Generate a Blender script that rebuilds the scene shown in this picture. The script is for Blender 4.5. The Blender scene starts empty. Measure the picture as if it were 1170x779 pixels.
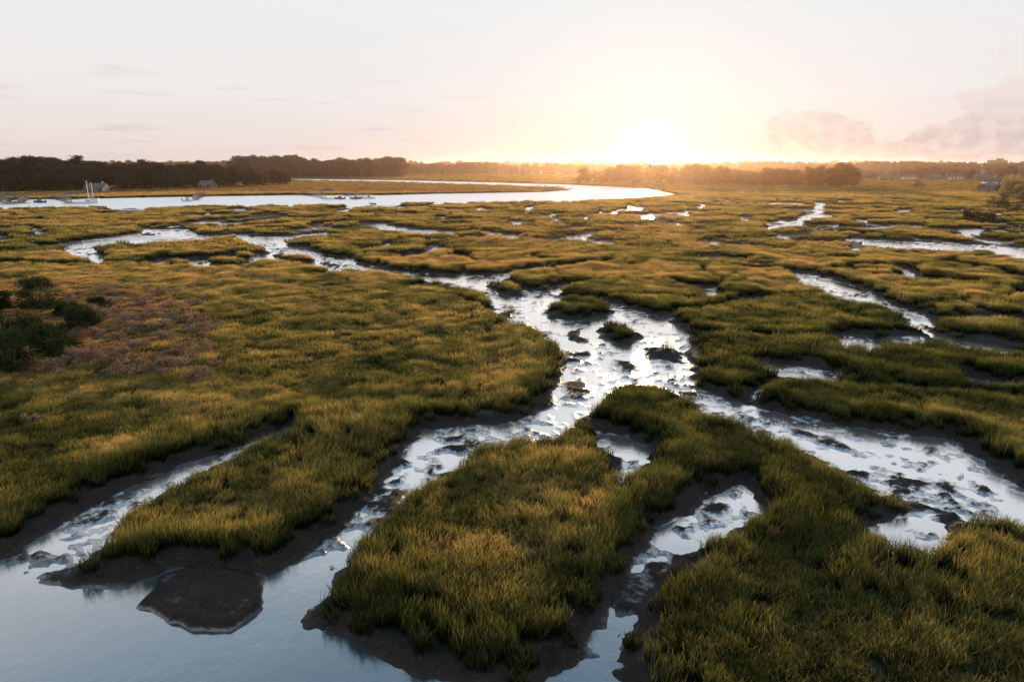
import bpy, math, random
import numpy as np
from mathutils import Vector, Matrix
random.seed(3); rng = np.random.default_rng(7)
# ------------------------------------------------------------------ helpers
F = 780.0; CH = 15.0; TH = math.radians(14.4)
cT, sT = math.cos(TH), math.sin(TH)
def G(u, v, z=0.0):  # u, v are image pixels, cast from the camera onto the ground
    """image pixel coordinates, projected through the camera -> ground plan metres"""
    x = (u-585)/F; y = (389.5-v)/F
    t = (CH-z)/(sT-y*cT)
    return (x*t, (cT+y*sT)*t)
def GP(pts): return np.array([G(u, v) for u, v in pts])
def h2(ix, iy, s):
    n = (ix*374761393+iy*668265263+s*1274126177) & 0xffffffff
    n = ((n ^ (n >> 13))*1274126177) & 0xffffffff
    return ((n ^ (n >> 16)) & 0xffff)/65535.0
def vn(x, y, s):
    fx = np.floor(x); fy = np.floor(y); ix = fx.astype(np.int64); iy = fy.astype(np.int64)
    tx = x-fx; ty = y-fy; tx = tx*tx*(3-2*tx); ty = ty*ty*(3-2*ty)
    a = h2(ix, iy, s); b = h2(ix+1, iy, s); c = h2(ix, iy+1, s); d = h2(ix+1, iy+1, s)
    return (a+(b-a)*tx)*(1-ty)+(c+(d-c)*tx)*ty
def fbm(x, y, o, s):
    r = 0; a = 1.0; t = 0
    for k in range(o):
        r = r+a*(vn(x*2**k+17.3*k, y*2**k+9.1*k, s+k)*2-1); t += a; a *= 0.5
    return r/t*1.3
def ss(a, b, x):
    t = np.clip((x-a)/(b-a), 0, 1); return t*t*(3-2*t)
def sdf(px, py, poly, far=25.0):
    out = np.full(px.shape, far)
    x0, y0 = poly.min(0)-far; x1, y1 = poly.max(0)+far
    m = (px > x0) & (px < x1) & (py > y0) & (py < y1)
    if not m.any(): return out
    x = px[m]; y = py[m]
    d = np.full(x.shape, 1e18); ins = np.zeros(x.shape, bool)
    n = len(poly)
    for i in range(n):
        ax, ay = poly[i]; bx, by = poly[(i+1) % n]
        ex, ey = bx-ax, by-ay
        wx = x-ax; wy = y-ay
        t = np.clip((wx*ex+wy*ey)/(ex*ex+ey*ey+1e-12), 0, 1)
        d = np.minimum(d, (wx-ex*t)**2+(wy-ey*t)**2)
        if ay != by:
            ins ^= ((ay > y) != (by > y)) & (x < ex*(y-ay)/(by-ay)+ax)
    d = np.sqrt(d); d[ins] *= -1
    out[m] = np.minimum(d, far)
    return out
# ------------------------------------------------------------------ ground plan, outlines given in image pixels
pool = GP([(-250,650),(-60,655),(0,666),(50,668),(90,664),(150,664),(200,654),(262,654),(306,660),(322,652),(352,645),(372,657),(352,690),(352,712),(420,745),(500,775),(600,790),(680,765),(720,790),(720,1000),(-600,1000)])
river = GP([(-400,245),(0,240),(120,239),(300,237),(450,234.5),(600,232.5),(700,229.5),(782,224),(742,216),(660,211.5),(560,208.5),(450,206),(330,204.5),(330,207),(450,209),(560,212.5),(640,215.5),(652,217.5),(620,219.5),(500,221.5),(440,223),(330,223),(200,225),(100,227),(0,228.5),(-400,231)])
mains = [
 [(300,700),(318,652),(370,612),(408,585),(438,552),(462,520),(480,490),(520,486),(565,484),(612,474),(634,448),(644,425),(640,400),(615,378),(575,358),(545,338),(500,325),(440,318),(330,306),(250,300),(215,296),(330,300),(440,308),(520,314),(560,314),(600,330),(650,340),(705,348),(762,366),(795,388),(788,408),(796,442),(850,462),(925,478),(1000,490),(1040,496),(1090,500),(1125,530),(1175,560),(1230,590),(1230,640),(1170,618),(1120,605),(1070,585),(1010,556),(950,532),(880,510),(820,488),(782,462),(750,440),(705,452),(668,480),(645,500),(600,512),(545,522),(505,548),(470,572),(425,612),(390,648),(362,690),(345,720)],
 [(672,492),(720,498),(742,515),(735,548),(700,556),(700,525),(680,508)],
 [(590,800),(650,755),(690,712),(708,672),(722,635),(755,600),(815,558),(848,548),(872,575),(865,605),(815,618),(785,640),(760,680),(735,715),(700,760),(680,810)],
 [(985,605),(1020,590),(1060,575),(1095,590),(1085,620),(1040,640),(1000,628)],
 [(938,540),(1000,535),(1060,545),(1100,575),(1060,590),(1000,570)],
 [(1100,430),(1135,436),(1170,440),(1170,450),(1110,446)],
 [(-40,665),(20,628),(70,598),(130,562),(200,534),(280,508),(330,486),(338,497),(255,535),(185,568),(150,596),(112,635),(80,662),(60,685),(-40,690)],
 [(960,271),(1010,275),(1100,279),(1170,284),(1260,292),(1260,312),(1170,305),(1140,294),(1060,287),(985,282)],
 [(865,262),(900,256),(925,244),(930,232),(940,232),(938,246),(915,258),(880,266)],
 [(908,312),(950,316),(985,330),(1010,346),(1060,360),(1070,376),(1000,358),(950,347),(920,332)],
 [(950,383),(985,382),(1008,392),(1004,408),(962,404)],
 [(850,418),(900,416),(950,423),(965,436),(900,436)],
 [(1085,360),(1170,364),(1170,374),(1090,371)],
 [(1015,386),(1050,383),(1065,395),(1028,402)],
 [(60,278),(95,282),(125,296),(112,304),(80,292)],
 [(250,268),(300,272),(330,282),(400,296),(440,306),(400,306),(330,294),(280,282)],
 [(160,262),(200,262),(250,270),(230,276),(180,270)],
 [(560,314),(620,306),(700,300),(700,304),(630,312),(575,322)],
]
mains = [GP(m) for m in mains]
isl = [GP(m) for m in [
 [(622,352),(650,346),(690,350),(695,360),(660,367),(628,364)],
 [(650,378),(700,374),(735,384),(722,396),(680,394),(648,388)],
 [(560,325),(590,332),(600,340),(570,338)],
 [(735,398),(775,402),(778,414),(742,410)],
]]
mounds = [GP(m) for m in [
 [(158,694),(176,664),(240,650),(300,660),(308,692),(268,720),(210,723)],
 [(500,503),(540,494),(556,510),(525,522),(502,514)],
 [(425,575),(468,558),(468,590),(420,604)],
 [(785,580),(838,571),(848,595),(798,606)],
 [(636,438),(668,430),(680,452),(648,464)],
 [(695,410),(735,416),(726,430),(695,424)],
 [(720,655),(766,645),(756,694),(714,698)],
 [(1010,570),(1065,570),(1052,592),(1012,588)],
 [(1048,508),(1078,506),(1074,520),(1050,518)],
 [(635,400),(680,402),(676,420),(640,416)],
 [(900,490),(960,500),(990,520),(940,514)],
 [(50,655),(120,650),(170,662),(150,684),(70,680),(10,672)],
 [(338,690),(365,680),(380,715),(420,738),(500,770),(480,776),(400,748),(350,712)],
]]
meadow = GP([(-500,306),(0,306),(200,306),(330,314),(450,328),(560,360),(625,388),(645,425),(630,455),(560,478),(480,480),(440,545),(400,600),(380,800),(-900,800)])
brown = GP([(-60,330),(60,322),(150,325),(220,345),(255,375),(235,415),(160,430),(90,445),(-60,460)])
penin = GP([(-300,208),(330,208.5),(560,212.5),(640,215),(652,217.5),(500,221.5),(330,222),(0,227),(-300,229)])

def field(x, y):
    wx = x+0.40*fbm(x/2.6, y/2.6, 4, 11)+1.3*ss(50, 110, y)*fbm(x/13, y/13, 2, 12)
    wy = y+0.40*fbm(x/2.6, y/2.6, 4, 21)+1.3*ss(50, 110, y)*fbm(x/13, y/13, 2, 22)
    s = np.full(x.shape, 25.0)
    for m in mains: s = np.minimum(s, sdf(wx, wy, m))
    for i in isl: s = np.maximum(s, -sdf(wx, wy, i))
    sm = s.copy()
    riv = sdf(x, y, river)
    sp = np.minimum(sdf(wx, wy, pool), riv)
    # small tidal creeks between the hummocks
    cx = wx+3.0*fbm(x/9, y/9, 2, 33); cy = wy+3.0*fbm(x/9, y/9, 2, 34)
    n1 = fbm(cx/18, cy/16, 2, 31); n2 = fbm(cx/60+5, cy/50, 3, 37); n3 = fbm(cx/28+9, cy/22+3, 2, 39)
    med = np.maximum(0, -sdf(x, y, meadow, 40))
    nearg = np.maximum(0, 44-y)*0.25
    grow = np.clip(y/110, 0.55, 1.25)
    cr1 = (np.abs(n1)-0.082*grow)*13; cr2 = (np.abs(n2)-0.042*grow)*42; cr3 = (np.abs(n3)-0.060*grow)*20
    scr = np.minimum(np.minimum(cr1, cr2), cr3)+med*0.9+nearg+ss(300, 420, y)*20
    wet = fbm(wx/38, wy/38, 2, 41)
    st = np.minimum(np.minimum(s, sp), scr)
    nz = fbm(x/0.8, y/0.8, 5, 51); nb = fbm(x/4.2, y/4.2, 3, 55)
    rill = np.abs(fbm(wx/0.8, wy/0.5, 3, 58))
    nf = fbm(x/0.45, y/0.45, 3, 63)
    bed = 0.005+0.15*nz+0.11*nb-0.05*rill+0.10*nf
    bedp = -0.5+0.05*nb
    bedc = np.where(cr1 > np.minimum(cr2, cr3), -0.07, 0.01)-0.26*wet+0.09*nb
    t = ss(0.9, -0.9, sp)
    b = np.where((sm < scr), bed, bedc)
    b = b*(1-t)+bedp*t
    plat = 0.46+0.08*fbm(x/4, y/4, 3, 61)
    br = ss(2, -6, sdf(x, y, brown))
    plat = plat+0.5*br
    w = ss(-0.45, 1.0, st+0.35*fbm(x/0.9, y/0.9, 3, 66))
    z = b+(plat-b)*w+0.05*nz*(1-w)*w*4
    for k, m in enumerate(mounds):
        mm = ss(0.35, -0.8 if k else -0.3, sdf(wx, wy, m)+0.35*nz)
        z = np.maximum(z, z*(1-mm)+mm*((0.16 if k else 0.24)+0.22*nz))
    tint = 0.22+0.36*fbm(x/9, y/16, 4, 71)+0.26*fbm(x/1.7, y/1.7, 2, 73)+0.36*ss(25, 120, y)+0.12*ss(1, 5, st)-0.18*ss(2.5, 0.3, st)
    tint = np.clip(tint, 0.02, 0.80)
    pn = sdf(x, y, penin)
    tint = np.where(pn < 0, 0.88, tint)
    brn = np.clip(br*(0.8+1.2*fbm(x/4, y/4, 3, 77)), 0, 1)
    tint = tint*(1-brn)+1.0*brn
    return st, z, w, tint, br
# ------------------------------------------------------------------ node helpers
def newmat(name):
    m = bpy.data.materials.new(name); m.use_nodes = True
    nt = m.node_tree; nt.nodes.clear()
    return m, nt
def N(nt, t, **k):
    n = nt.nodes.new(t)
    for a, b in k.items(): setattr(n, a, b)
    return n
def MA(nt, op, a, b=None, c=None, clamp=False):
    n = nt.nodes.new('ShaderNodeMath'); n.operation = op; n.use_clamp = clamp
    for i, v in enumerate((a, b, c)):
        if v is None: continue
        if isinstance(v, (int, float)): n.inputs[i].default_value = v
        else: nt.links.new(v, n.inputs[i])
    return n.outputs[0]
def MIX(nt, f, a, b, mode='MIX'):
    n = nt.nodes.new('ShaderNodeMix'); n.data_type = 'RGBA'; n.blend_type = mode
    for i, v in ((0, f), (6, a), (7, b)):
        if isinstance(v, (int, float)): n.inputs[i].default_value = v
        elif isinstance(v, tuple): n.inputs[i].default_value = (*v, 1)
        else: nt.links.new(v, n.inputs[i])
    return n.outputs[2]
def MR(nt, v, a, b, c=0.0, d=1.0):
    n = nt.nodes.new('ShaderNodeMapRange'); n.interpolation_type = 'SMOOTHSTEP'
    nt.links.new(v, n.inputs[0])
    for i, q in enumerate((a, b, c, d)): n.inputs[i+1].default_value = q
    return n.outputs[0]
def NO(nt, vec, scale, detail=4, rough=0.55):
    n = nt.nodes.new('ShaderNodeTexNoise'); n.inputs['Scale'].default_value = scale
    n.inputs['Detail'].default_value = detail; n.inputs['Roughness'].default_value = rough
    if vec is not None: nt.links.new(vec, n.inputs['Vector'])
    return n.outputs[0]
def RAMP(nt, f, stops):
    n = nt.nodes.new('ShaderNodeValToRGB'); e = n.color_ramp.elements
    while len(e) > 1: e.remove(e[-1])
    e[0].position = stops[0][0]; e[0].color = (*stops[0][1], 1)
    for p, c in stops[1:]:
        q = e.new(p); q.color = (*c, 1)
    nt.links.new(f, n.inputs[0]); return n.outputs[0]
GR = [(0.0,(0.033,0.048,0.024)),(0.3,(0.085,0.103,0.044)),(0.55,(0.175,0.175,0.080)),(0.8,(0.32,0.275,0.138)),(0.88,(0.33,0.25,0.15)),(1.0,(0.25,0.14,0.10))]
def grass_mat():
    m, nt = newmat('marsh_grass_blades')
    at = N(nt, 'ShaderNodeAttribute', attribute_name='tint', attribute_type='INSTANCER')
    hg = N(nt, 'ShaderNodeAttribute', attribute_name='hgt')
    rnd = N(nt, 'ShaderNodeAttribute', attribute_name='rnd')
    t = MA(nt, 'ADD', at.outputs['Fac'], MA(nt, 'MULTIPLY', MA(nt, 'SUBTRACT', rnd.outputs['Fac'], 0.5), 0.36))
    base = RAMP(nt, t, GR)
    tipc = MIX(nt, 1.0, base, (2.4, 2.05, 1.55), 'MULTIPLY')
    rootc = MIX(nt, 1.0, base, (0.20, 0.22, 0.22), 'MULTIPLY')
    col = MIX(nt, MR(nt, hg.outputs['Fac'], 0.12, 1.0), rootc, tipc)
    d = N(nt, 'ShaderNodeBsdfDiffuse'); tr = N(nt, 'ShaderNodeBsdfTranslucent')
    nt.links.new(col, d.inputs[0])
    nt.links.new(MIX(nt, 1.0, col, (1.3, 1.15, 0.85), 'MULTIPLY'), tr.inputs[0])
    mx = N(nt, 'ShaderNodeMixShader'); mx.inputs[0].default_value = 0.55
    nt.links.new(d.outputs[0], mx.inputs[1]); nt.links.new(tr.outputs[0], mx.inputs[2])
    o = N(nt, 'ShaderNodeOutputMaterial'); nt.links.new(mx.outputs[0], o.inputs[0])
    return m
def ground_mat():
    m, nt = newmat('marsh_mud_and_sod')
    geo = N(nt, 'ShaderNodeNewGeometry'); P = geo.outputs['Position']
    sep = N(nt, 'ShaderNodeSeparateXYZ'); nt.links.new(P, sep.inputs[0])
    gw = N(nt, 'ShaderNodeAttribute', attribute_name='grassy'); tt = N(nt, 'ShaderNodeAttribute', attribute_name='tint')
    n1 = NO(nt, P, 1.3, 6); n2 = NO(nt, P, 6, 7, 0.68)
    mud = MIX(nt, n1, (0.012,0.009,0.008), (0.055,0.040,0.032))
    mud = MIX(nt, MR(nt, n2, 0.52, 0.75), mud, (0.10,0.078,0.064))
    sod = RAMP(nt, MA(nt, 'ADD', tt.outputs['Fac'], MA(nt, 'MULTIPLY', MA(nt, 'SUBTRACT', n1, 0.5), 0.4)), GR)
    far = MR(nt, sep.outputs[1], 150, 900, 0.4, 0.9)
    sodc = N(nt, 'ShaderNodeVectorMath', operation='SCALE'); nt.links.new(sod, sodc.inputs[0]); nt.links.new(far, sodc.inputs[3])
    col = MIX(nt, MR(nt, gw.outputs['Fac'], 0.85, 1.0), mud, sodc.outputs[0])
    b = N(nt, 'ShaderNodeBsdfPrincipled'); nt.links.new(col, b.inputs['Base Color'])
    zz = MA(nt, 'ADD', sep.outputs[2], MA(nt, 'MULTIPLY', MA(nt, 'SUBTRACT', n2, 0.5), 0.34))
    r = MR(nt, zz, 0.0, 0.20, 0.35, 0.9)
    nt.links.new(r, b.inputs['Roughness'])
    b.inputs['IOR'].default_value = 1.4
    bp = N(nt, 'ShaderNodeBump'); bp.inputs['Strength'].default_value = 1.0; bp.inputs['Distance'].default_value = 0.12
    nt.links.new(MA(nt, 'ADD', n2, MA(nt, 'MULTIPLY', n1, 1.5)), bp.inputs['Height'])
    nt.links.new(bp.outputs[0], b.inputs['Normal'])
    # thin film of water lying in the low mud flats of the shallow creeks
    g = N(nt, 'ShaderNodeBsdfGlossy'); g.inputs['Roughness'].default_value = 0.26; g.inputs[0].default_value = (0.95,0.95,0.96,1)
    b2 = N(nt, 'ShaderNodeBump'); b2.inputs['Strength'].default_value = 0.6; b2.inputs['Distance'].default_value = 0.04
    nt.links.new(n2, b2.inputs['Height']); nt.links.new(b2.outputs[0], g.inputs['Normal'])
    film = MA(nt, 'MULTIPLY', MA(nt, 'MULTIPLY', MR(nt, zz, 0.13, 0.04), MR(nt, gw.outputs['Fac'], 0.10, 0.0)), MR(nt, sep.outputs[1], 21.5, 27, 0.12, 0.8))
    mx = N(nt, 'ShaderNodeMixShader'); nt.links.new(film, mx.inputs[0]); nt.links.new(b.outputs[0], mx.inputs[1]); nt.links.new(g.outputs[0], mx.inputs[2])
    o = N(nt, 'ShaderNodeOutputMaterial'); nt.links.new(mx.outputs[0], o.inputs[0])
    return m
def water_mat():
    m, nt = newmat('silty_water')
    geo = N(nt, 'ShaderNodeNewGeometry'); P = geo.outputs['Position']
    sep = N(nt, 'ShaderNodeSeparateXYZ'); nt.links.new(P, sep.inputs[0])
    mp = N(nt, 'ShaderNodeMapping'); nt.links.new(P, mp.inputs[0]); mp.inputs['Scale'].default_value = (1, 0.7, 1)
    n1 = NO(nt, mp.outputs[0], 1.7, 7, 0.62); n3 = NO(nt, P, 0.3, 4); n4 = NO(nt, P, 1.1, 6, 0.65)
    shallow = MR(nt, sep.outputs[1], 20.0, 29)
    calm = MA(nt, 'MULTIPLY', MR(nt, n3, 0.35, 0.65, 0.2, 0.55), MA(nt, 'ADD', 0.45, MA(nt, 'MULTIPLY', shallow, 0.55)))
    bp = N(nt, 'ShaderNodeBump'); nt.links.new(calm, bp.inputs['Strength']); bp.inputs['Distance'].default_value = 0.045
    nt.links.new(n1, bp.inputs['Height'])
    d = N(nt, 'ShaderNodeBsdfDiffuse')
    silt = MIX(nt, n4, (0.25,0.255,0.26), (0.50,0.495,0.48))
    deep = MIX(nt, n3, (0.03,0.07,0.10), (0.065,0.115,0.145))
    nt.links.new(MIX(nt, shallow, deep, silt), d.inputs[0])
    g = N(nt, 'ShaderNodeBsdfGlossy'); nt.links.new(MR(nt, sep.outputs[1], 110, 230, 0.13, 0.36), g.inputs['Roughness']); g.inputs[0].default_value = (0.97,0.98,1,1)
    nt.links.new(bp.outputs[0], g.inputs['Normal'])
    fr = N(nt, 'ShaderNodeFresnel'); fr.inputs['IOR'].default_value = 1.6; nt.links.new(bp.outputs[0], fr.inputs['Normal'])
    fac = MA(nt, 'ADD', MA(nt, 'MULTIPLY', fr.outputs[0], 0.9), MA(nt, 'ADD', 0.35, MA(nt, 'MULTIPLY', shallow, 0.25)), clamp=True)
    mx = N(nt, 'ShaderNodeMixShader'); nt.links.new(fac, mx.inputs[0])
    nt.links.new(d.outputs[0], mx.inputs[1]); nt.links.new(g.outputs[0], mx.inputs[2])
    o = N(nt, 'ShaderNodeOutputMaterial'); nt.links.new(mx.outputs[0], o.inputs[0])
    return m
def simple(name, c1, c2, scale=2.0, rough=0.7, bump=0.0):
    m, nt = newmat(name)
    geo = N(nt, 'ShaderNodeNewGeometry')
    n = NO(nt, geo.outputs['Position'], scale, 5)
    b = N(nt, 'ShaderNodeBsdfPrincipled'); nt.links.new(MIX(nt, n, c1, c2), b.inputs['Base Color'])
    b.inputs['Roughness'].default_value = rough
    if bump:
        bp = N(nt, 'ShaderNodeBump'); bp.inputs['Strength'].default_value = bump; nt.links.new(n, bp.inputs['Height']); nt.links.new(bp.outputs[0], b.inputs['Normal'])
    o = N(nt, 'ShaderNodeOutputMaterial'); nt.links.new(b.outputs[0], o.inputs[0]); return m
def leaf_mat(name, c1, c2, tf=0.3, tm=(1, 1, 1)):
    m, nt = newmat(name)
    a = N(nt, 'ShaderNodeAttribute', attribute_name='rnd')
    col = MIX(nt, a.outputs['Fac'], c1, c2)
    d = N(nt, 'ShaderNodeBsdfDiffuse'); t = N(nt, 'ShaderNodeBsdfTranslucent')
    nt.links.new(col, d.inputs[0]); nt.links.new(MIX(nt, 1.0, col, tm, 'MULTIPLY'), t.inputs[0])
    mx = N(nt, 'ShaderNodeMixShader'); mx.inputs[0].default_value = tf
    nt.links.new(d.outputs[0], mx.inputs[1]); nt.links.new(t.outputs[0], mx.inputs[2])
    o = N(nt, 'ShaderNodeOutputMaterial'); nt.links.new(mx.outputs[0], o.inputs[0]); return m
M_grass = grass_mat(); M_ground = ground_mat(); M_water = water_mat()
M_bark = simple('bark', (0.05,0.035,0.025), (0.12,0.09,0.07), 4, 0.9, 0.4)
M_leaf = leaf_mat('tree_foliage', (0.034,0.036,0.028), (0.085,0.085,0.058))
M_sunglow = leaf_mat('sunglow_foliage', (0.08,0.052,0.032), (0.18,0.11,0.065), 0.5, (1.8, 1.25, 0.9))  # orange glow of the low sun is put into this leaf colour
M_dist = leaf_mat('hazed_distant_foliage', (0.14,0.11,0.10), (0.22,0.17,0.155), 0.4, (1.3, 1.0, 0.9))  # haze over the horizon trees painted in as a paler leaf colour
M_hill = leaf_mat('hazed_hill_foliage', (0.09,0.078,0.072), (0.16,0.135,0.12), 0.35, (1.2, 1.0, 0.9))  # hill leaves lightened to carry some haze in their colour
M_shrub = leaf_mat('cedar_foliage', (0.016,0.024,0.012), (0.060,0.075,0.030))
M_brush = leaf_mat('dry_brush_foliage', (0.17,0.10,0.07), (0.42,0.28,0.20))
M_white = simple('white_paint', (0.72,0.72,0.70), (0.82,0.82,0.80), 3, 0.45)
M_tan = simple('siding', (0.16,0.14,0.12), (0.24,0.21,0.18), 2, 0.7)
M_roof = simple('shingle_roof', (0.10,0.09,0.085), (0.17,0.15,0.14), 5, 0.85, 0.2)
M_glass = simple('window_glass', (0.02,0.025,0.03), (0.04,0.045,0.05), 1, 0.1)
M_wood = simple('weathered_wood', (0.12,0.10,0.08), (0.22,0.19,0.16), 3, 0.85, 0.2)
M_metal = simple('aluminium_mast', (0.5,0.5,0.5), (0.6,0.6,0.6), 3, 0.35)
M_hull = simple('blue_hull_paint', (0.03,0.05,0.10), (0.05,0.07,0.13), 3, 0.35)

def mesh_from(name, V, Fc, mats, smooth=False):
    me = bpy.data.meshes.new(name); me.from_pydata(V, [], Fc); me.update()
    for m in mats: me.materials.append(m)
    if smooth: me.polygons.foreach_set('use_smooth', np.ones(len(me.polygons), bool))
    return me
def link(o): bpy.context.scene.collection.objects.link(o); return o
# ------------------------------------------------------------------ terrain
ys = []; y = 4.0
while y < 9000:
    ys.append(y)
    d = 0.042+0.00011*y*y
    if y > 150: d = min(d, 2.2)
    if y > 700: d = 2.2+(y-700)*0.05
    y += d
ys = np.array(ys); NC = 880
cs = np.linspace(-1, 1, NC)
Yg = np.repeat(ys[:, None], NC, 1); Xg = cs[None, :]*(13+1.0*Yg)
X = Xg.ravel(); Y = Yg.ravel()
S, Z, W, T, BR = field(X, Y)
nr = len(ys)
co = np.stack([X, Y, Z], 1).astype(np.float32)
idx = np.arange(nr*NC).reshape(nr, NC)
q = np.stack([idx[:-1, :-1], idx[:-1, 1:], idx[1:, 1:], idx[1:, :-1]], -1).reshape(-1, 4)
me = bpy.data.meshes.new('marsh_ground')
me.vertices.add(len(co)); me.vertices.foreach_set('co', co.ravel())
me.loops.add(q.size); me.loops.foreach_set('vertex_index', q.ravel().astype(np.int32))
me.polygons.add(len(q)); me.polygons.foreach_set('loop_start', np.arange(0, q.size, 4, dtype=np.int32))
try: me.polygons.foreach_set('loop_total', np.full(len(q), 4, np.int32))
except Exception: pass
me.update(calc_edges=True); me.validate()
me.polygons.foreach_set('use_smooth', np.ones(len(me.polygons), bool))
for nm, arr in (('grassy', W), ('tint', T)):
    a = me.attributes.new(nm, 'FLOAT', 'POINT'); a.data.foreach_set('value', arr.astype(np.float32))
me.materials.append(M_ground)
link(bpy.data.objects.new('marsh_ground', me))
print('terrain', nr, len(co))
wm = mesh_from('tidal_water', [(-3000,-60,0),(3000,-60,0),(3000,2500,0),(-3000,2500,0)], [(0,1,2,3)], [M_water])
link(bpy.data.objects.new('tidal_water', wm))
# ------------------------------------------------------------------ grass tufts
def tuft(name, n, R, h0, h1, wd, seed, seg=3):
    r = np.random.default_rng(seed); V = []; Fc = []; hg = []; rn = []
    for i in range(n):
        a = r.uniform(0, 2*math.pi); rr = R*math.sqrt(r.uniform()); bx, by = rr*math.cos(a), rr*math.sin(a)
        h = r.uniform(h0, h1); fa = r.uniform(0, math.pi); w = wd*r.uniform(0.7, 1.3)
        la = r.uniform(0, 2*math.pi); lean = r.uniform(0.03, 0.4)*h
        lx, ly = math.cos(la)*lean+0.12*h, math.sin(la)*lean-0.03*h
        k = r.uniform(); b0 = len(V)
        for j in range(seg):
            t = j/seg; cx, cy = bx+lx*t**1.8, by+ly*t**1.8; ww = w*(1-0.55*t)*0.5
            zz = h*(t-0.12*t*t)
            V += [(cx-math.cos(fa)*ww, cy-math.sin(fa)*ww, zz-0.05*(j == 0)), (cx+math.cos(fa)*ww, cy+math.sin(fa)*ww, zz-0.05*(j == 0))]
            hg += [t, t]; rn += [k, k]
        V.append((bx+lx, by+ly, h*0.9)); hg.append(1); rn.append(k)
        for j in range(seg-1):
            o = b0+2*j; Fc.append((o, o+1, o+3, o+2))
        o = b0+2*(seg-1); Fc.append((o, o+1, o+2))
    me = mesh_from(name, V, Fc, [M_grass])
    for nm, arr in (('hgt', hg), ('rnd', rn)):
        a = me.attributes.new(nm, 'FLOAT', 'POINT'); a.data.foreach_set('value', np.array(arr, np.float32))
    return bpy.data.objects.new(name, me)
gcol = bpy.data.collections.new('grass_tufts')
k = 0
for lod, (n, R, wd, sg) in enumerate([(62, 0.32, 0.022, 3), (84, 0.6, 0.036, 2), (130, 1.5, 0.085, 2), (170, 5.0, 0.28, 2)]):
    for v in range(4):
        gcol.objects.link(tuft('grass_tuft_%02d' % k, n, R, 0.38, 0.88, wd, 100+k, sg)); k += 1
def instancer(name, pts, rot, scl, idx, tint, col):
    me = bpy.data.meshes.new(name); me.vertices.add(len(pts)); me.vertices.foreach_set('co', pts.astype(np.float32).ravel())
    a = me.attributes.new('rot', 'FLOAT_VECTOR', 'POINT'); a.data.foreach_set('vector', rot.astype(np.float32).ravel())
    a = me.attributes.new('scl', 'FLOAT_VECTOR', 'POINT'); a.data.foreach_set('vector', scl.astype(np.float32).ravel())
    a = me.attributes.new('idx', 'INT', 'POINT'); a.data.foreach_set('value', idx.astype(np.int32))
    a = me.attributes.new('tint', 'FLOAT', 'POINT'); a.data.foreach_set('value', tint.astype(np.float32))
    ob = link(bpy.data.objects.new(name, me))
    ng = bpy.data.node_groups.new(name+'_scatter', 'GeometryNodeTree')
    ng.interface.new_socket('Geometry', in_out='INPUT', socket_type='NodeSocketGeometry')
    ng.interface.new_socket('Geometry', in_out='OUTPUT', socket_type='NodeSocketGeometry')
    gi = ng.nodes.new('NodeGroupInput'); go = ng.nodes.new('NodeGroupOutput')
    ip = ng.nodes.new('GeometryNodeInstanceOnPoints'); ci = ng.nodes.new('GeometryNodeCollectionInfo')
    ci.inputs['Collection'].default_value = col; ci.inputs['Separate Children'].default_value = True; ci.inputs['Reset Children'].default_value = True
    def na(nm, t):
        n = ng.nodes.new('GeometryNodeInputNamedAttribute'); n.data_type = t; n.inputs['Name'].default_value = nm
        return [o for o in n.outputs if o.enabled and o.name == 'Attribute'][0]
    L = ng.links.new
    L(gi.outputs[0], ip.inputs['Points']); L(ci.outputs[0], ip.inputs['Instance'])
    ip.inputs['Pick Instance'].default_value = True
    L(na('idx', 'INT'), ip.inputs['Instance Index']); L(na('rot', 'FLOAT_VECTOR'), ip.inputs['Rotation']); L(na('scl', 'FLOAT_VECTOR'), ip.inputs['Scale'])
    L(ip.outputs[0], go.inputs[0])
    md = ob.modifiers.new('scatter', 'NODES'); md.node_group = ng
    return ob
PX, PY, PZ, PS, PI, PT = [], [], [], [], [], []
for lod, (y0, y1, dens) in enumerate([(10, 46, 10.5), (44, 120, 3.9), (115, 400, 0.54), (390, 1300, 0.04)]):
    area = 0.9*(y1*y1-y0*y0)+14*(y1-y0); n = int(area*dens)
    yy = np.sqrt(rng.uniform(y0*y0, y1*y1, n)); xx = rng.uniform(-1, 1, n)*(0.9*yy+6)
    s, z, w, t, br = field(xx, yy)
    marg = [0.7, 0.75, 1.0, 2.0][lod]
    e = s+0.5*fbm(xx/1.1, yy/1.1, 2, 81)
    keep = (e > marg) & (z > 0.26)
    keep |= (e > marg-0.5) & (z > 0.16) & (rng.uniform(size=n) < 0.2)
    keep &= ~((br > 0.3) & (rng.uniform(size=n) < 0.4))
    thin = fbm(xx/2.2, yy/2.2, 3, 83)
    keep &= ~((thin < -0.35) & (rng.uniform(size=n) < 0.6) & (lod < 2))
    xx, yy, s, z, t, br = xx[keep], yy[keep], s[keep], z[keep], t[keep], br[keep]
    hf = 0.70+0.60*np.exp(-np.maximum(s-0.5, 0)/2.4)+0.46*fbm(xx/2.4, yy/2.4, 4, 91)
    hf = np.clip(hf, 0.30, 1.7)*(1-0.5*br)
    hf *= ss(0.0, 1.3, s)*0.45+0.55
    if lod == 3: hf *= 0.8
    PX.append(xx); PY.append(yy); PZ.append(z-0.03); PS.append(hf); PT.append(t+rng.normal(0, 0.08, len(t))); PI.append(lod*4+rng.integers(0, 4, len(xx)))
    print('lod', lod, len(xx))
PX, PY, PZ, PS, PI, PT = map(np.concatenate, (PX, PY, PZ, PS, PI, PT))
n = len(PX)
hs = rng.uniform(0.85, 1.2, n)
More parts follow.
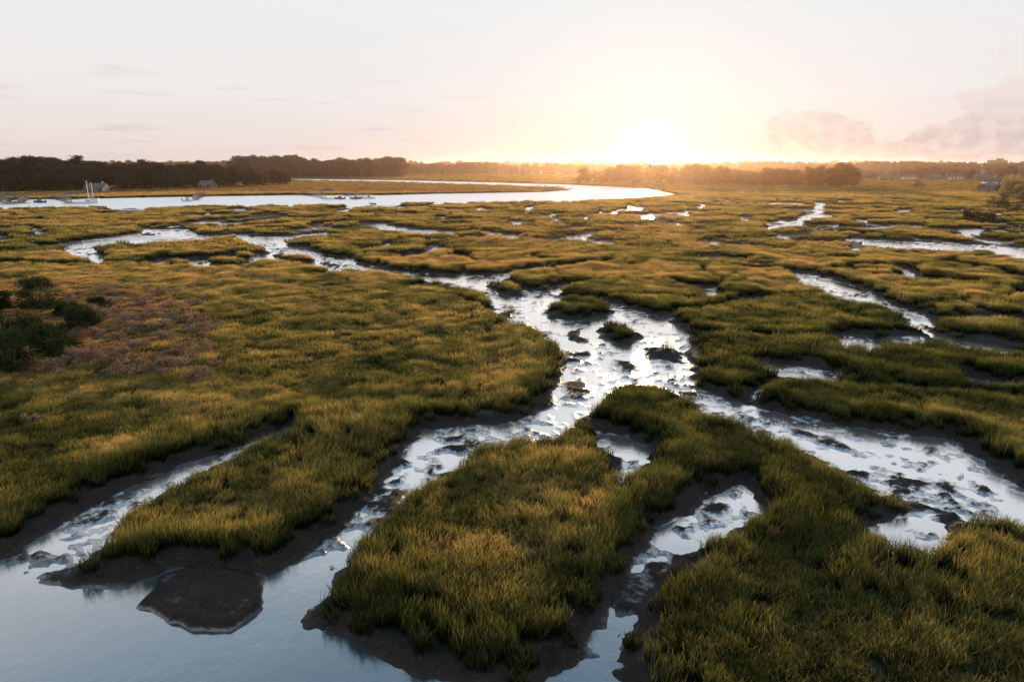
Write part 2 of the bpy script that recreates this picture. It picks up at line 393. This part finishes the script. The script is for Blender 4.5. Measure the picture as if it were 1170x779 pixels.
rot = np.stack([rng.normal(0, 0.12, n), rng.normal(0, 0.12, n), rng.uniform(-0.9, 0.9, n)+np.where(rng.uniform(size=n) < 0.3, 3.14, 0)], 1)
instancer('marsh_grass', np.stack([PX, PY, PZ], 1), rot, np.stack([hs, hs, PS], 1), PI, np.clip(PT, 0, 1), gcol)
# ------------------------------------------------------------------ trees / shrubs
def tube(V, Fc, p0, p1, r0, r1, n=6):
    p0 = Vector(p0); p1 = Vector(p1); d = (p1-p0).normalized(); a = d.orthogonal().normalized(); b = d.cross(a); o = len(V)
    for p, r in ((p0, r0), (p1, r1)):
        for i in range(n):
            an = 2*math.pi*i/n; V.append(tuple(p+(a*math.cos(an)+b*math.sin(an))*r))
    for i in range(n):
        j = (i+1) % n; Fc.append((o+i, o+j, o+n+j, o+n+i))
def plant(name, clumps, leaf, per, seed, limbs, leafmat, flat=0.8):
    r = random.Random(seed); V = []; Fc = []
    for l in limbs: tube(V, Fc, *l)
    nb = len(Fc); rn = [0.5]*len(V)
    for (cx, cy, cz, cr) in clumps:
        kk = r.random()
        for i in range(per):
            d = Vector((r.gauss(0, 1), r.gauss(0, 1), r.gauss(0, 1))).normalized()
            rr = cr*(r.random()**0.45); c = Vector((cx+d.x*rr, cy+d.y*rr, cz+d.z*rr*flat))
            u = Vector((r.gauss(0, 1), r.gauss(0, 1), r.gauss(0, 1))).normalized(); w = u.orthogonal().normalized()
            s = leaf*r.uniform(0.6, 1.4); o = len(V)
            V += [tuple(c+u*s*0.6), tuple(c+w*s*0.35), tuple(c-u*s*0.6), tuple(c-w*s*0.35)]
            Fc.append((o, o+1, o+2, o+3))
            q = min(1, max(0, 0.5*kk+0.5*r.random()+0.2*d.z)); rn += [q]*4
    me = mesh_from(name, V, Fc, [M_bark, leafmat])
    mi = np.zeros(len(Fc), np.int32); mi[nb:] = 1; me.polygons.foreach_set('material_index', mi)
    a = me.attributes.new('rnd', 'FLOAT', 'POINT'); a.data.foreach_set('value', np.array(rn, np.float32))
    return bpy.data.objects.new(name, me)
def tree(name, H_, Wd, seed, pine=False, mat=None):
    r = random.Random(seed); cl = []; lb = [((0,0,-0.3),(0.15,0.1,H_*0.55),H_*0.022,H_*0.014),((0.15,0.1,H_*0.55),(0,0.2,H_*0.92),H_*0.014,H_*0.004)]
    z0 = 0.42 if pine else 0.18
    for i in range(24):
        t = r.uniform(z0, 0.95); a = r.uniform(0, 6.28)
        prof = (1-(t-z0)/(1-z0))**0.6 if pine else math.sin(math.pi*min(1, (t-z0+0.14)/(1.15-z0)))**0.7
        rad = Wd*0.5*prof*r.uniform(0.35, 1.0)
        p = (math.cos(a)*rad, math.sin(a)*rad, H_*t)
        cl.append((*p, Wd*r.uniform(0.11, 0.22))); lb.append(((0.1, 0.1, H_*(t-0.1)), p, H_*0.006, H_*0.002))
    return plant(name, cl, 0.75, 42, seed, lb, mat or M_leaf, 0.7)
cols = {}
for key, mt in (('green', M_leaf), ('sunglow', M_sunglow), ('dist', M_dist), ('hill', M_hill)):
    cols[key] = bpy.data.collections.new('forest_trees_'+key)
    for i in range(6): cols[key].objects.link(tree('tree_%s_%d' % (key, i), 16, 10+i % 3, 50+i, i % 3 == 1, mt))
def forest(name, rows, key='green'):
    P = []; Sx = []
    for (ax, ay, bx, by, depth, sp, h0, h1) in rows:
        L_ = math.hypot(bx-ax, by-ay); n = int(L_*depth/(sp*sp))
        t = rng.uniform(0, 1, n); dd = rng.uniform(0, 1, n)**1.3*depth
        nx = (bx-ax)/L_; ny = (by-ay)/L_
        x = ax+(bx-ax)*t-ny*dd; y_ = ay+(by-ay)*t+nx*dd
        hh = h0+(h1-h0)*np.clip(0.5+0.7*fbm(x/35, y_/60, 3, 5)+rng.normal(0, 0.2, n), 0, 1.2)
        hh = hh*(0.62+0.38*ss(0, 14, dd))
        P.append(np.stack([x, y_, np.full(n, 0.35)], 1)); Sx.append(hh/16)
    P = np.concatenate(P); s = np.concatenate(Sx); n = len(P)
    wv = s*rng.uniform(0.85, 1.2, n)
    rot = np.stack([np.zeros(n), np.zeros(n), rng.uniform(0, 6.28, n)], 1)
    print(name, n)
    return instancer(name, P, rot, np.stack([wv, wv, s], 1), rng.integers(0, 6, n), np.zeros(n), cols[key])
def R(u0, v0, u1, v1, depth, sp, h0, h1): return (*G(u0, v0), *G(u1, v1), depth, sp, h0, h1)
forest('waterfront_forest', [R(-160,223,90,220,70,5,14.5,20), R(90,219,200,217,60,5,12.5,18.5), R(190,217,270,215,40,5,10,16.5), R(265,214.5,334,213.5,30,5,7,15)])
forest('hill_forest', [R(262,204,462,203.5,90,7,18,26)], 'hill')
forest('riverside_forest', [R(790,213.5,985,215.5,50,6,8.5,15.5), R(655,210,800,211.5,30,6,9,15.5)], 'sunglow')
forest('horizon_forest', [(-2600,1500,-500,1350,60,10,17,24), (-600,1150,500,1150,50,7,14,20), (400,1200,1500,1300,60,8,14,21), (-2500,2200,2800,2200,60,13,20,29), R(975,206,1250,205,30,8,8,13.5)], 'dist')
def shrub(name, u, v, w, h, seed, mat=None, leaf=0.13, ncl=26, per=130):
    x, y_ = G(u, v, 0.8); r = random.Random(seed); cl = []; lb = []
    for i in range(ncl):
        t = r.uniform(0.12, 0.92); a = r.uniform(0, 6.28); rad = w*0.5*math.sqrt(max(0.05, 1-(t*1.05-0.15)**2))*r.uniform(0.3, 0.95)
        p = (math.cos(a)*rad, math.sin(a)*rad, h*t); cl.append((*p, w*r.uniform(0.10, 0.2)))
        lb.append(((0, 0, h*0.05), p, 0.05, 0.012))
    o = plant(name, cl, leaf, per, seed, lb, mat or M_shrub, 0.9)
    z = float(field(np.array([x]), np.array([y_]))[1][0]); o.location = (x, y_, z-0.05); link(o)
for i, (u, v, w, h) in enumerate([(43,356,4.4,3.5),(62,408,4.2,2.7),(94,380,3.6,2.2),(12,424,3.8,3.2),(30,390,3.2,1.9),(-22,398,4.5,3.6),(114,354,2.4,1.1),(3,354,2.6,1.8),(78,362,2.4,1.3)]):
    shrub('cedar_shrub', u, v, w, h, 200+i, None, 0.11, 36, 170)
for i in range(75):
    shrub('dry_brush', random.uniform(70, 250), random.uniform(330, 430), random.uniform(1.0, 3.2), random.uniform(0.5, 1.0), 300+i, M_brush, 0.075, 12, 80)
shrub('dry_brush', 35, 478, 1.2, 0.7, 433, M_brush, 0.08, 12, 70)
for i, (u, v, w, h) in enumerate([(1109,251,5,3.6),(1129,252,4.6,3.0),(1140,238,10,6),(1161,239,11,7.5),(1182,237,11,8),(1150,226,10,8),(1172,224,11,9),(1050,214,8,5)]):
    shrub('marsh_shrub', u, v, w, h, 500+i, M_leaf, 0.28, 26, 90)
# ------------------------------------------------------------------ buildings, docks, boats
def box(name, sx, sy, sz, loc, mat, parent=None, bev=0.0):
    x, y_, z = sx/2, sy/2, sz/2
    V = [(-x,-y_,-z),(x,-y_,-z),(x,y_,-z),(-x,y_,-z),(-x,-y_,z),(x,-y_,z),(x,y_,z),(-x,y_,z)]
    Fc = [(0,3,2,1),(4,5,6,7),(0,1,5,4),(1,2,6,5),(2,3,7,6),(3,0,4,7)]
    o = bpy.data.objects.new(name, mesh_from(name, V, Fc, [mat])); o.location = loc
    if bev: b = o.modifiers.new('b', 'BEVEL'); b.width = bev
    o.parent = parent; return link(o)
def house(name, x, y_, w, d, st, rot=0.0, wall=None, base=0.5):
    e = link(bpy.data.objects.new(name, None)); e.location = (x, y_, base); e.rotation_euler[2] = rot
    h = 2.7*st; wall = wall or M_white
    box('walls', w, d, h, (0, 0, h/2), wall, e)
    rh = d*0.38; V = [(-w/2-.5,-d/2-.5,h+0.01),(w/2+.5,-d/2-.5,h+0.01),(w/2+.5,d/2+.5,h+0.01),(-w/2-.5,d/2+.5,h+0.01),(-w/2-.5,0,h+rh),(w/2+.5,0,h+rh)]
    o = link(bpy.data.objects.new('roof', mesh_from('roof', V, [(0,1,5,4),(2,3,4,5),(0,4,3),(1,2,5),(3,2,1,0)], [M_roof]))); o.parent = e
    nw = int(w//2.6)
    for s_ in range(st):
        for i in range(nw):
            if s_ == 0 and i == nw//2:
                box('door', 1.0, 0.08, 2.1, (-w/2+w*(i+.5)/nw, -d/2-0.045, 1.06), M_wood, e); continue
            box('window_%d_%d' % (s_, i), 1.3, 0.06, 1.5, (-w/2+w*(i+.5)/nw, -d/2-0.035, 1.6+2.7*s_), M_glass, e)
    box('chimney', 0.8, 0.8, 1.8, (w*0.28, 0.9, h+rh*0.8+0.6), M_tan, e)
for (u, v, w, d, st, wl) in [(238,217,8,7,1,M_tan),(112,222,9,7,1,M_tan)]:
    x, y_ = G(u, v); house('waterfront_house', x, y_, w, d, st, random.uniform(-.3, .3), wl)
for (u, v, w, d, st, wl) in [(1012,207,12,9,1,M_tan),(1038,206,13,9,1,M_white),(1066,206.5,14,9,1,M_tan),(1092,206,12,9,1,M_white),(1122,207,13,9,1,M_tan),(1132,213,10,8,1,M_white),(1128,221,8,6,1,M_tan)]:
    x, y_ = G(u, v); house('town_house', x, y_, w, d, st, random.uniform(-.3, .3), wl)
x, y_ = 1100.0, 1600.0
e = link(bpy.data.objects.new('office_building', None)); e.location = (x, y_, 0.5)
box('walls', 30, 24, 25, (0, 0, 12.5), M_tan, e); box('parapet', 31, 25, 1.2, (0, 0, 25.62), M_tan, e); box('roof_plant_room', 10, 10, 3.5, (6, 0, 28.0), M_tan, e)
for f in range(6):
    for i in range(7): box('window_%d_%d' % (f, i), 2.4, 0.1, 1.8, (-12+4*i, -12.06, 3+3.6*f), M_glass, e)
def loft(name, secs, mat, parent):
    V = []; Fc = []; n = len(secs[0])
    for s_ in secs: V += s_
    for i in range(len(secs)-1):
        for j in range(n-1): a = i*n+j; Fc.append((a, a+1, a+n+1, a+n))
    for i in range(len(secs)-1): Fc.append((i*n, (i+1)*n, (i+1)*n+n-1, i*n+n-1))
    Fc.append(tuple(range(n)))
    o = link(bpy.data.objects.new(name, mesh_from(name, V, Fc, [mat]))); o.parent = parent; return o
def hull(L_, B, D, mat, e):
    secs = []
    for i in range(9):
        t = i/8; w = B/2*(1 if t < 0.5 else math.sqrt(max(0.0, 1-((t-0.5)/0.5)**2.2))+0.01)*(0.85+0.15*min(1, t*4)); sh = D*(1+0.35*t*t)
        x = -L_/2+L_*t
        secs.append([(x,-w,sh),(x,-w*0.85,sh*0.3),(x,-w*0.35,-0.25),(x,0,-0.4*(1-t)),(x,w*0.35,-0.25),(x,w*0.85,sh*0.3),(x,w,sh)])
    return loft('hull', secs, mat, e)
def cyl(name, p0, p1, r0, r1, mat, e):
    V = []; Fc = []; tube(V, Fc, p0, p1, r0, r1, 8); Fc.append(tuple(range(8, 16)))
    o = link(bpy.data.objects.new(name, mesh_from(name, V, Fc, [mat]))); o.parent = e
def sailboat(u, v, L_, rot):
    x, y_ = G(u, v); e = link(bpy.data.objects.new('sailboat', None)); e.location = (x, y_, 0.02); e.rotation_euler[2] = rot
    hull(L_, L_*0.28, 0.7, M_white, e); box('cabin', L_*0.3, L_*0.14, 0.4, (0, 0, 1.0), M_white, e, 0.08)
    for s_ in (-1, 1): box('cabin_window', L_*0.22, 0.04, 0.18, (0, s_*(L_*0.07+0.03), 1.02), M_glass, e)
    mh = L_*1.3; cyl('mast', (0.4, 0, 0.8), (0.4, 0, mh), 0.12, 0.09, M_white, e); cyl('boom', (0.4, 0, 1.9), (-L_*0.4, 0, 1.8), 0.08, 0.06, M_white, e)
    cyl('forestay', (0.4, 0, mh), (L_/2, 0, 1.0), 0.02, 0.02, M_metal, e); cyl('backstay', (0.4, 0, mh), (-L_/2, 0, 0.8), 0.02, 0.02, M_metal, e)
def motorboat(u, v, L_, rot, mat):
    x, y_ = G(u, v); e = link(bpy.data.objects.new('motorboat', None)); e.location = (x, y_, 0.02); e.rotation_euler[2] = rot
    hull(L_, L_*0.33, 0.6, mat, e); box('console', L_*0.2, L_*0.16, 0.7, (-0.2, 0, 1.0), M_tan, e, 0.06); box('t_top', L_*0.34, L_*0.26, 0.08, (-0.3, 0, 1.9), M_tan, e, 0.03)
    for a in (-1, 1):
        for b in (-1, 1): cyl('t_top_post', (-0.3+a*L_*0.12, b*L_*0.09, 0.7), (-0.3+a*L_*0.12, b*L_*0.1, 1.85), 0.04, 0.04, M_metal, e)
    box('outboard_motor', 0.4, 0.35, 0.8, (-L_/2-0.25, 0, 0.7), M_glass, e, 0.08)
def dock(u0, v0, u1, v1, shed=False):
    a = Vector((*G(u0, v0), 0)); b = Vector((*G(u1, v1), 0)); L_ = (b-a).length
    e = link(bpy.data.objects.new('boat_dock', None)); e.location = a; e.rotation_euler[2] = math.atan2(b.y-a.y, b.x-a.x)
    box('deck', L_, 1.8, 0.15, (L_/2, 0, 1.3), M_wood, e)
    for i in range(int(L_/3)+1):
        for s_ in (-1, 1): cyl('piling', (i*3, s_*1.02, -0.6), (i*3, s_*1.02, 2.0), 0.13, 0.12, M_wood, e)
    box('pier_head', 6, 6, 0.15, (L_+3.02, 0, 1.3), M_wood, e)
    if shed:
        for p in ((1, -2.5), (5, -2.5), (1, 2.5), (5, 2.5)): cyl('roof_post', (L_+p[0], p[1], 1.3), (L_+p[0], p[1], 3.4), 0.1, 0.1, M_wood, e)
        V = [(L_,-3.2,3.4),(L_+6,-3.2,3.4),(L_+6,3.2,3.4),(L_,3.2,3.4),(L_,0,4.4),(L_+6,0,4.4)]
        o = link(bpy.data.objects.new('roof', mesh_from('roof', V, [(0,1,5,4),(2,3,4,5),(0,4,3),(1,2,5),(3,2,1,0)], [M_roof]))); o.parent = e
dock(-10,228,8,232,True); dock(30,227,24,231.5); dock(62,227,80,231,True); dock(345,222.5,372,226,True); dock(392,223,415,225.5,False); dock(232,224,222,228)
sailboat(101,232.5,7,0.4); sailboat(106,229.5,6,1.2)
motorboat(12,232,6,0.2,M_white); motorboat(45,231.5,6,2.9,M_hull); motorboat(422,227,5.5,0.1,M_white); motorboat(407,227.5,5,0.4,M_hull); motorboat(388,227.5,5.5,2.8,M_hull); motorboat(215,230,5,0,M_white)
# ------------------------------------------------------------------ light and sky
AZ = math.radians(11.2); EL = math.radians(4.6)
sd = Vector((math.sin(AZ)*math.cos(EL), math.cos(AZ)*math.cos(EL), math.sin(EL)))
ld = bpy.data.lights.new('sun', 'SUN'); ld.energy = 5.0; ld.angle = math.radians(0.6); ld.color = (1.0, 0.68, 0.40)
lo = link(bpy.data.objects.new('sun', ld)); lo.rotation_euler = sd.to_track_quat('Z', 'Y').to_euler(); lo.location = (60, 300, 80)
w = bpy.data.worlds.new('World'); bpy.context.scene.world = w; w.use_nodes = True
nt = w.node_tree; nt.nodes.clear()
sky = N(nt, 'ShaderNodeTexSky', sky_type='NISHITA'); sky.sun_disc = False; sky.sun_elevation = EL; sky.sun_rotation = AZ
tc = N(nt, 'ShaderNodeTexCoord'); D = tc.outputs['Generated']
sp = N(nt, 'ShaderNodeSeparateXYZ'); nt.links.new(D, sp.inputs[0])
zc = MA(nt, 'MAXIMUM', sp.outputs[2], 0.0)
grad = RAMP(nt, zc, [(0.0,(0.80,0.67,0.64)),(0.03,(0.85,0.75,0.72)),(0.09,(0.88,0.84,0.83)),(0.2,(0.87,0.88,0.89)),(0.48,(0.88,0.90,0.93)),(0.56,(0.52,0.64,0.75)),(0.65,(0.24,0.36,0.48)),(0.75,(0.19,0.29,0.41)),(1.0,(0.15,0.24,0.36))])
az = MA(nt, 'MULTIPLY', MA(nt, 'ARCTAN2', sp.outputs[0], sp.outputs[1]), 57.2958)
el = MA(nt, 'MULTIPLY', MA(nt, 'ARCSINE', sp.outputs[2]), 57.2958)
cv = N(nt, 'ShaderNodeCombineXYZ'); nt.links.new(az, cv.inputs[0]); nt.links.new(MA(nt, 'MULTIPLY', el, 1.5), cv.inputs[1])
def blob(a0, e0, ra, re):
    return MA(nt, 'EXPONENT', MA(nt, 'MULTIPLY', MA(nt, 'ADD', MA(nt, 'POWER', MA(nt, 'DIVIDE', MA(nt, 'ABSOLUTE', MA(nt, 'SUBTRACT', az, a0)), ra), 2.0), MA(nt, 'POWER', MA(nt, 'DIVIDE', MA(nt, 'ABSOLUTE', MA(nt, 'SUBTRACT', el, e0)), re), 2.0)), -1.0))
cn = NO(nt, cv.outputs[0], 0.42, 8, 0.55); cn2 = NO(nt, cv.outputs[0], 0.9, 6, 0.6)
b = MA(nt, 'ADD', blob(23.0, 2.0, 3.6, 2.8), blob(35.5, 3.0, 4.4, 3.4)); b = MA(nt, 'ADD', b, blob(29, 0.2, 9, 1.5))
cm = MR(nt, MA(nt, 'ADD', b, MA(nt, 'MULTIPLY', MA(nt, 'SUBTRACT', cn, 0.5), 1.5)), 0.40, 0.58, 0.0, 0.9)
cv2 = N(nt, 'ShaderNodeCombineXYZ'); nt.links.new(MA(nt, 'MULTIPLY', az, 0.25), cv2.inputs[0]); nt.links.new(MA(nt, 'MULTIPLY', el, 2.2), cv2.inputs[1])
st = MA(nt, 'MULTIPLY', MA(nt, 'MULTIPLY', MR(nt, NO(nt, cv2.outputs[0], 0.6, 5), 0.53, 0.75, 0.0, 0.6), MR(nt, el, 8, 4)), MR(nt, az, 5, -12, 0.15, 1.0))
grad = MIX(nt, MA(nt, 'MULTIPLY', blob(11.2, 0.0, 12, 2.0), 0.5), grad, (1.0,0.76,0.54))
grad = MIX(nt, st, grad, (0.67,0.56,0.57))
ccol = MIX(nt, MR(nt, cn2, 0.38, 0.62), (0.63,0.53,0.54), (0.77,0.66,0.64))
ccol = MIX(nt, MR(nt, el, 1.5, 6.0), ccol, (0.88,0.78,0.75))
grad = MIX(nt, cm, grad, ccol)
gd = Vector((math.sin(AZ), math.cos(AZ), 0.008)).normalized()
dp = N(nt, 'ShaderNodeVectorMath', operation='DOT_PRODUCT'); nt.links.new(D, dp.inputs[0]); dp.inputs[1].default_value = gd
dm = MA(nt, 'MAXIMUM', dp.outputs['Value'], 0.0)
g0 = MA(nt, 'MULTIPLY', MA(nt, 'POWER', dm, 9000), 30.0)
g1 = MA(nt, 'MULTIPLY', MA(nt, 'POWER', dm, 1800), 1.2); g2 = MA(nt, 'MULTIPLY', MA(nt, 'POWER', dm, 50), 0.04); g3 = MA(nt, 'MULTIPLY', MA(nt, 'POWER', dm, 300), 0.08)
def CS(c, f):
    n = N(nt, 'ShaderNodeVectorMath', operation='SCALE')
    if isinstance(c, tuple): n.inputs[0].default_value = c
    else: nt.links.new(c, n.inputs[0])
    if isinstance(f, (int, float)): n.inputs[3].default_value = f
    else: nt.links.new(f, n.inputs[3])
    return n.outputs[0]
def AD(a, c):
    n = N(nt, 'ShaderNodeVectorMath', operation='ADD'); nt.links.new(a, n.inputs[0]); nt.links.new(c, n.inputs[1]); return n.outputs[0]
tot = AD(AD(AD(AD(CS(grad, 0.96), CS((1.0,0.86,0.62), g1)), CS((1.0,0.84,0.72), g2)), CS((1.0,0.70,0.42), g3)), CS((1.0,0.92,0.8), g0))
bg1 = N(nt, 'ShaderNodeBackground'); nt.links.new(sky.outputs[0], bg1.inputs[0]); bg1.inputs[1].default_value = 0.004
bg2 = N(nt, 'ShaderNodeBackground'); nt.links.new(tot, bg2.inputs[0]); bg2.inputs[1].default_value = 1.0
ads = N(nt, 'ShaderNodeAddShader'); nt.links.new(bg1.outputs[0], ads.inputs[0]); nt.links.new(bg2.outputs[0], ads.inputs[1])
wo = N(nt, 'ShaderNodeOutputWorld'); nt.links.new(ads.outputs[0], wo.inputs[0])
# thin evening haze lying over the far marsh
m, hn = newmat('evening_haze')
vs = N(hn, 'ShaderNodeVolumeScatter'); vs.inputs['Density'].default_value = 0.00010; vs.inputs['Anisotropy'].default_value = 0.82; vs.inputs['Color'].default_value = (1.0, 0.70, 0.50, 1)
o = N(hn, 'ShaderNodeOutputMaterial'); hn.links.new(vs.outputs[0], o.inputs['Volume'])
box('evening_haze', 6000, 3000, 34, (0, 70+1500, 15.0), m)
# ------------------------------------------------------------------ camera
cd = bpy.data.cameras.new('camera'); cd.lens = 24.0; cd.sensor_width = 36.0; cd.clip_end = 20000; cd.clip_start = 0.2
c = link(bpy.data.objects.new('camera', cd)); c.location = (0, 0, CH); c.rotation_euler = (math.radians(90)-TH, 0, 0)
sc = bpy.context.scene; sc.camera = c
sc.view_settings.view_transform = 'Standard'; sc.view_settings.look = 'None'; sc.view_settings.exposure = 0
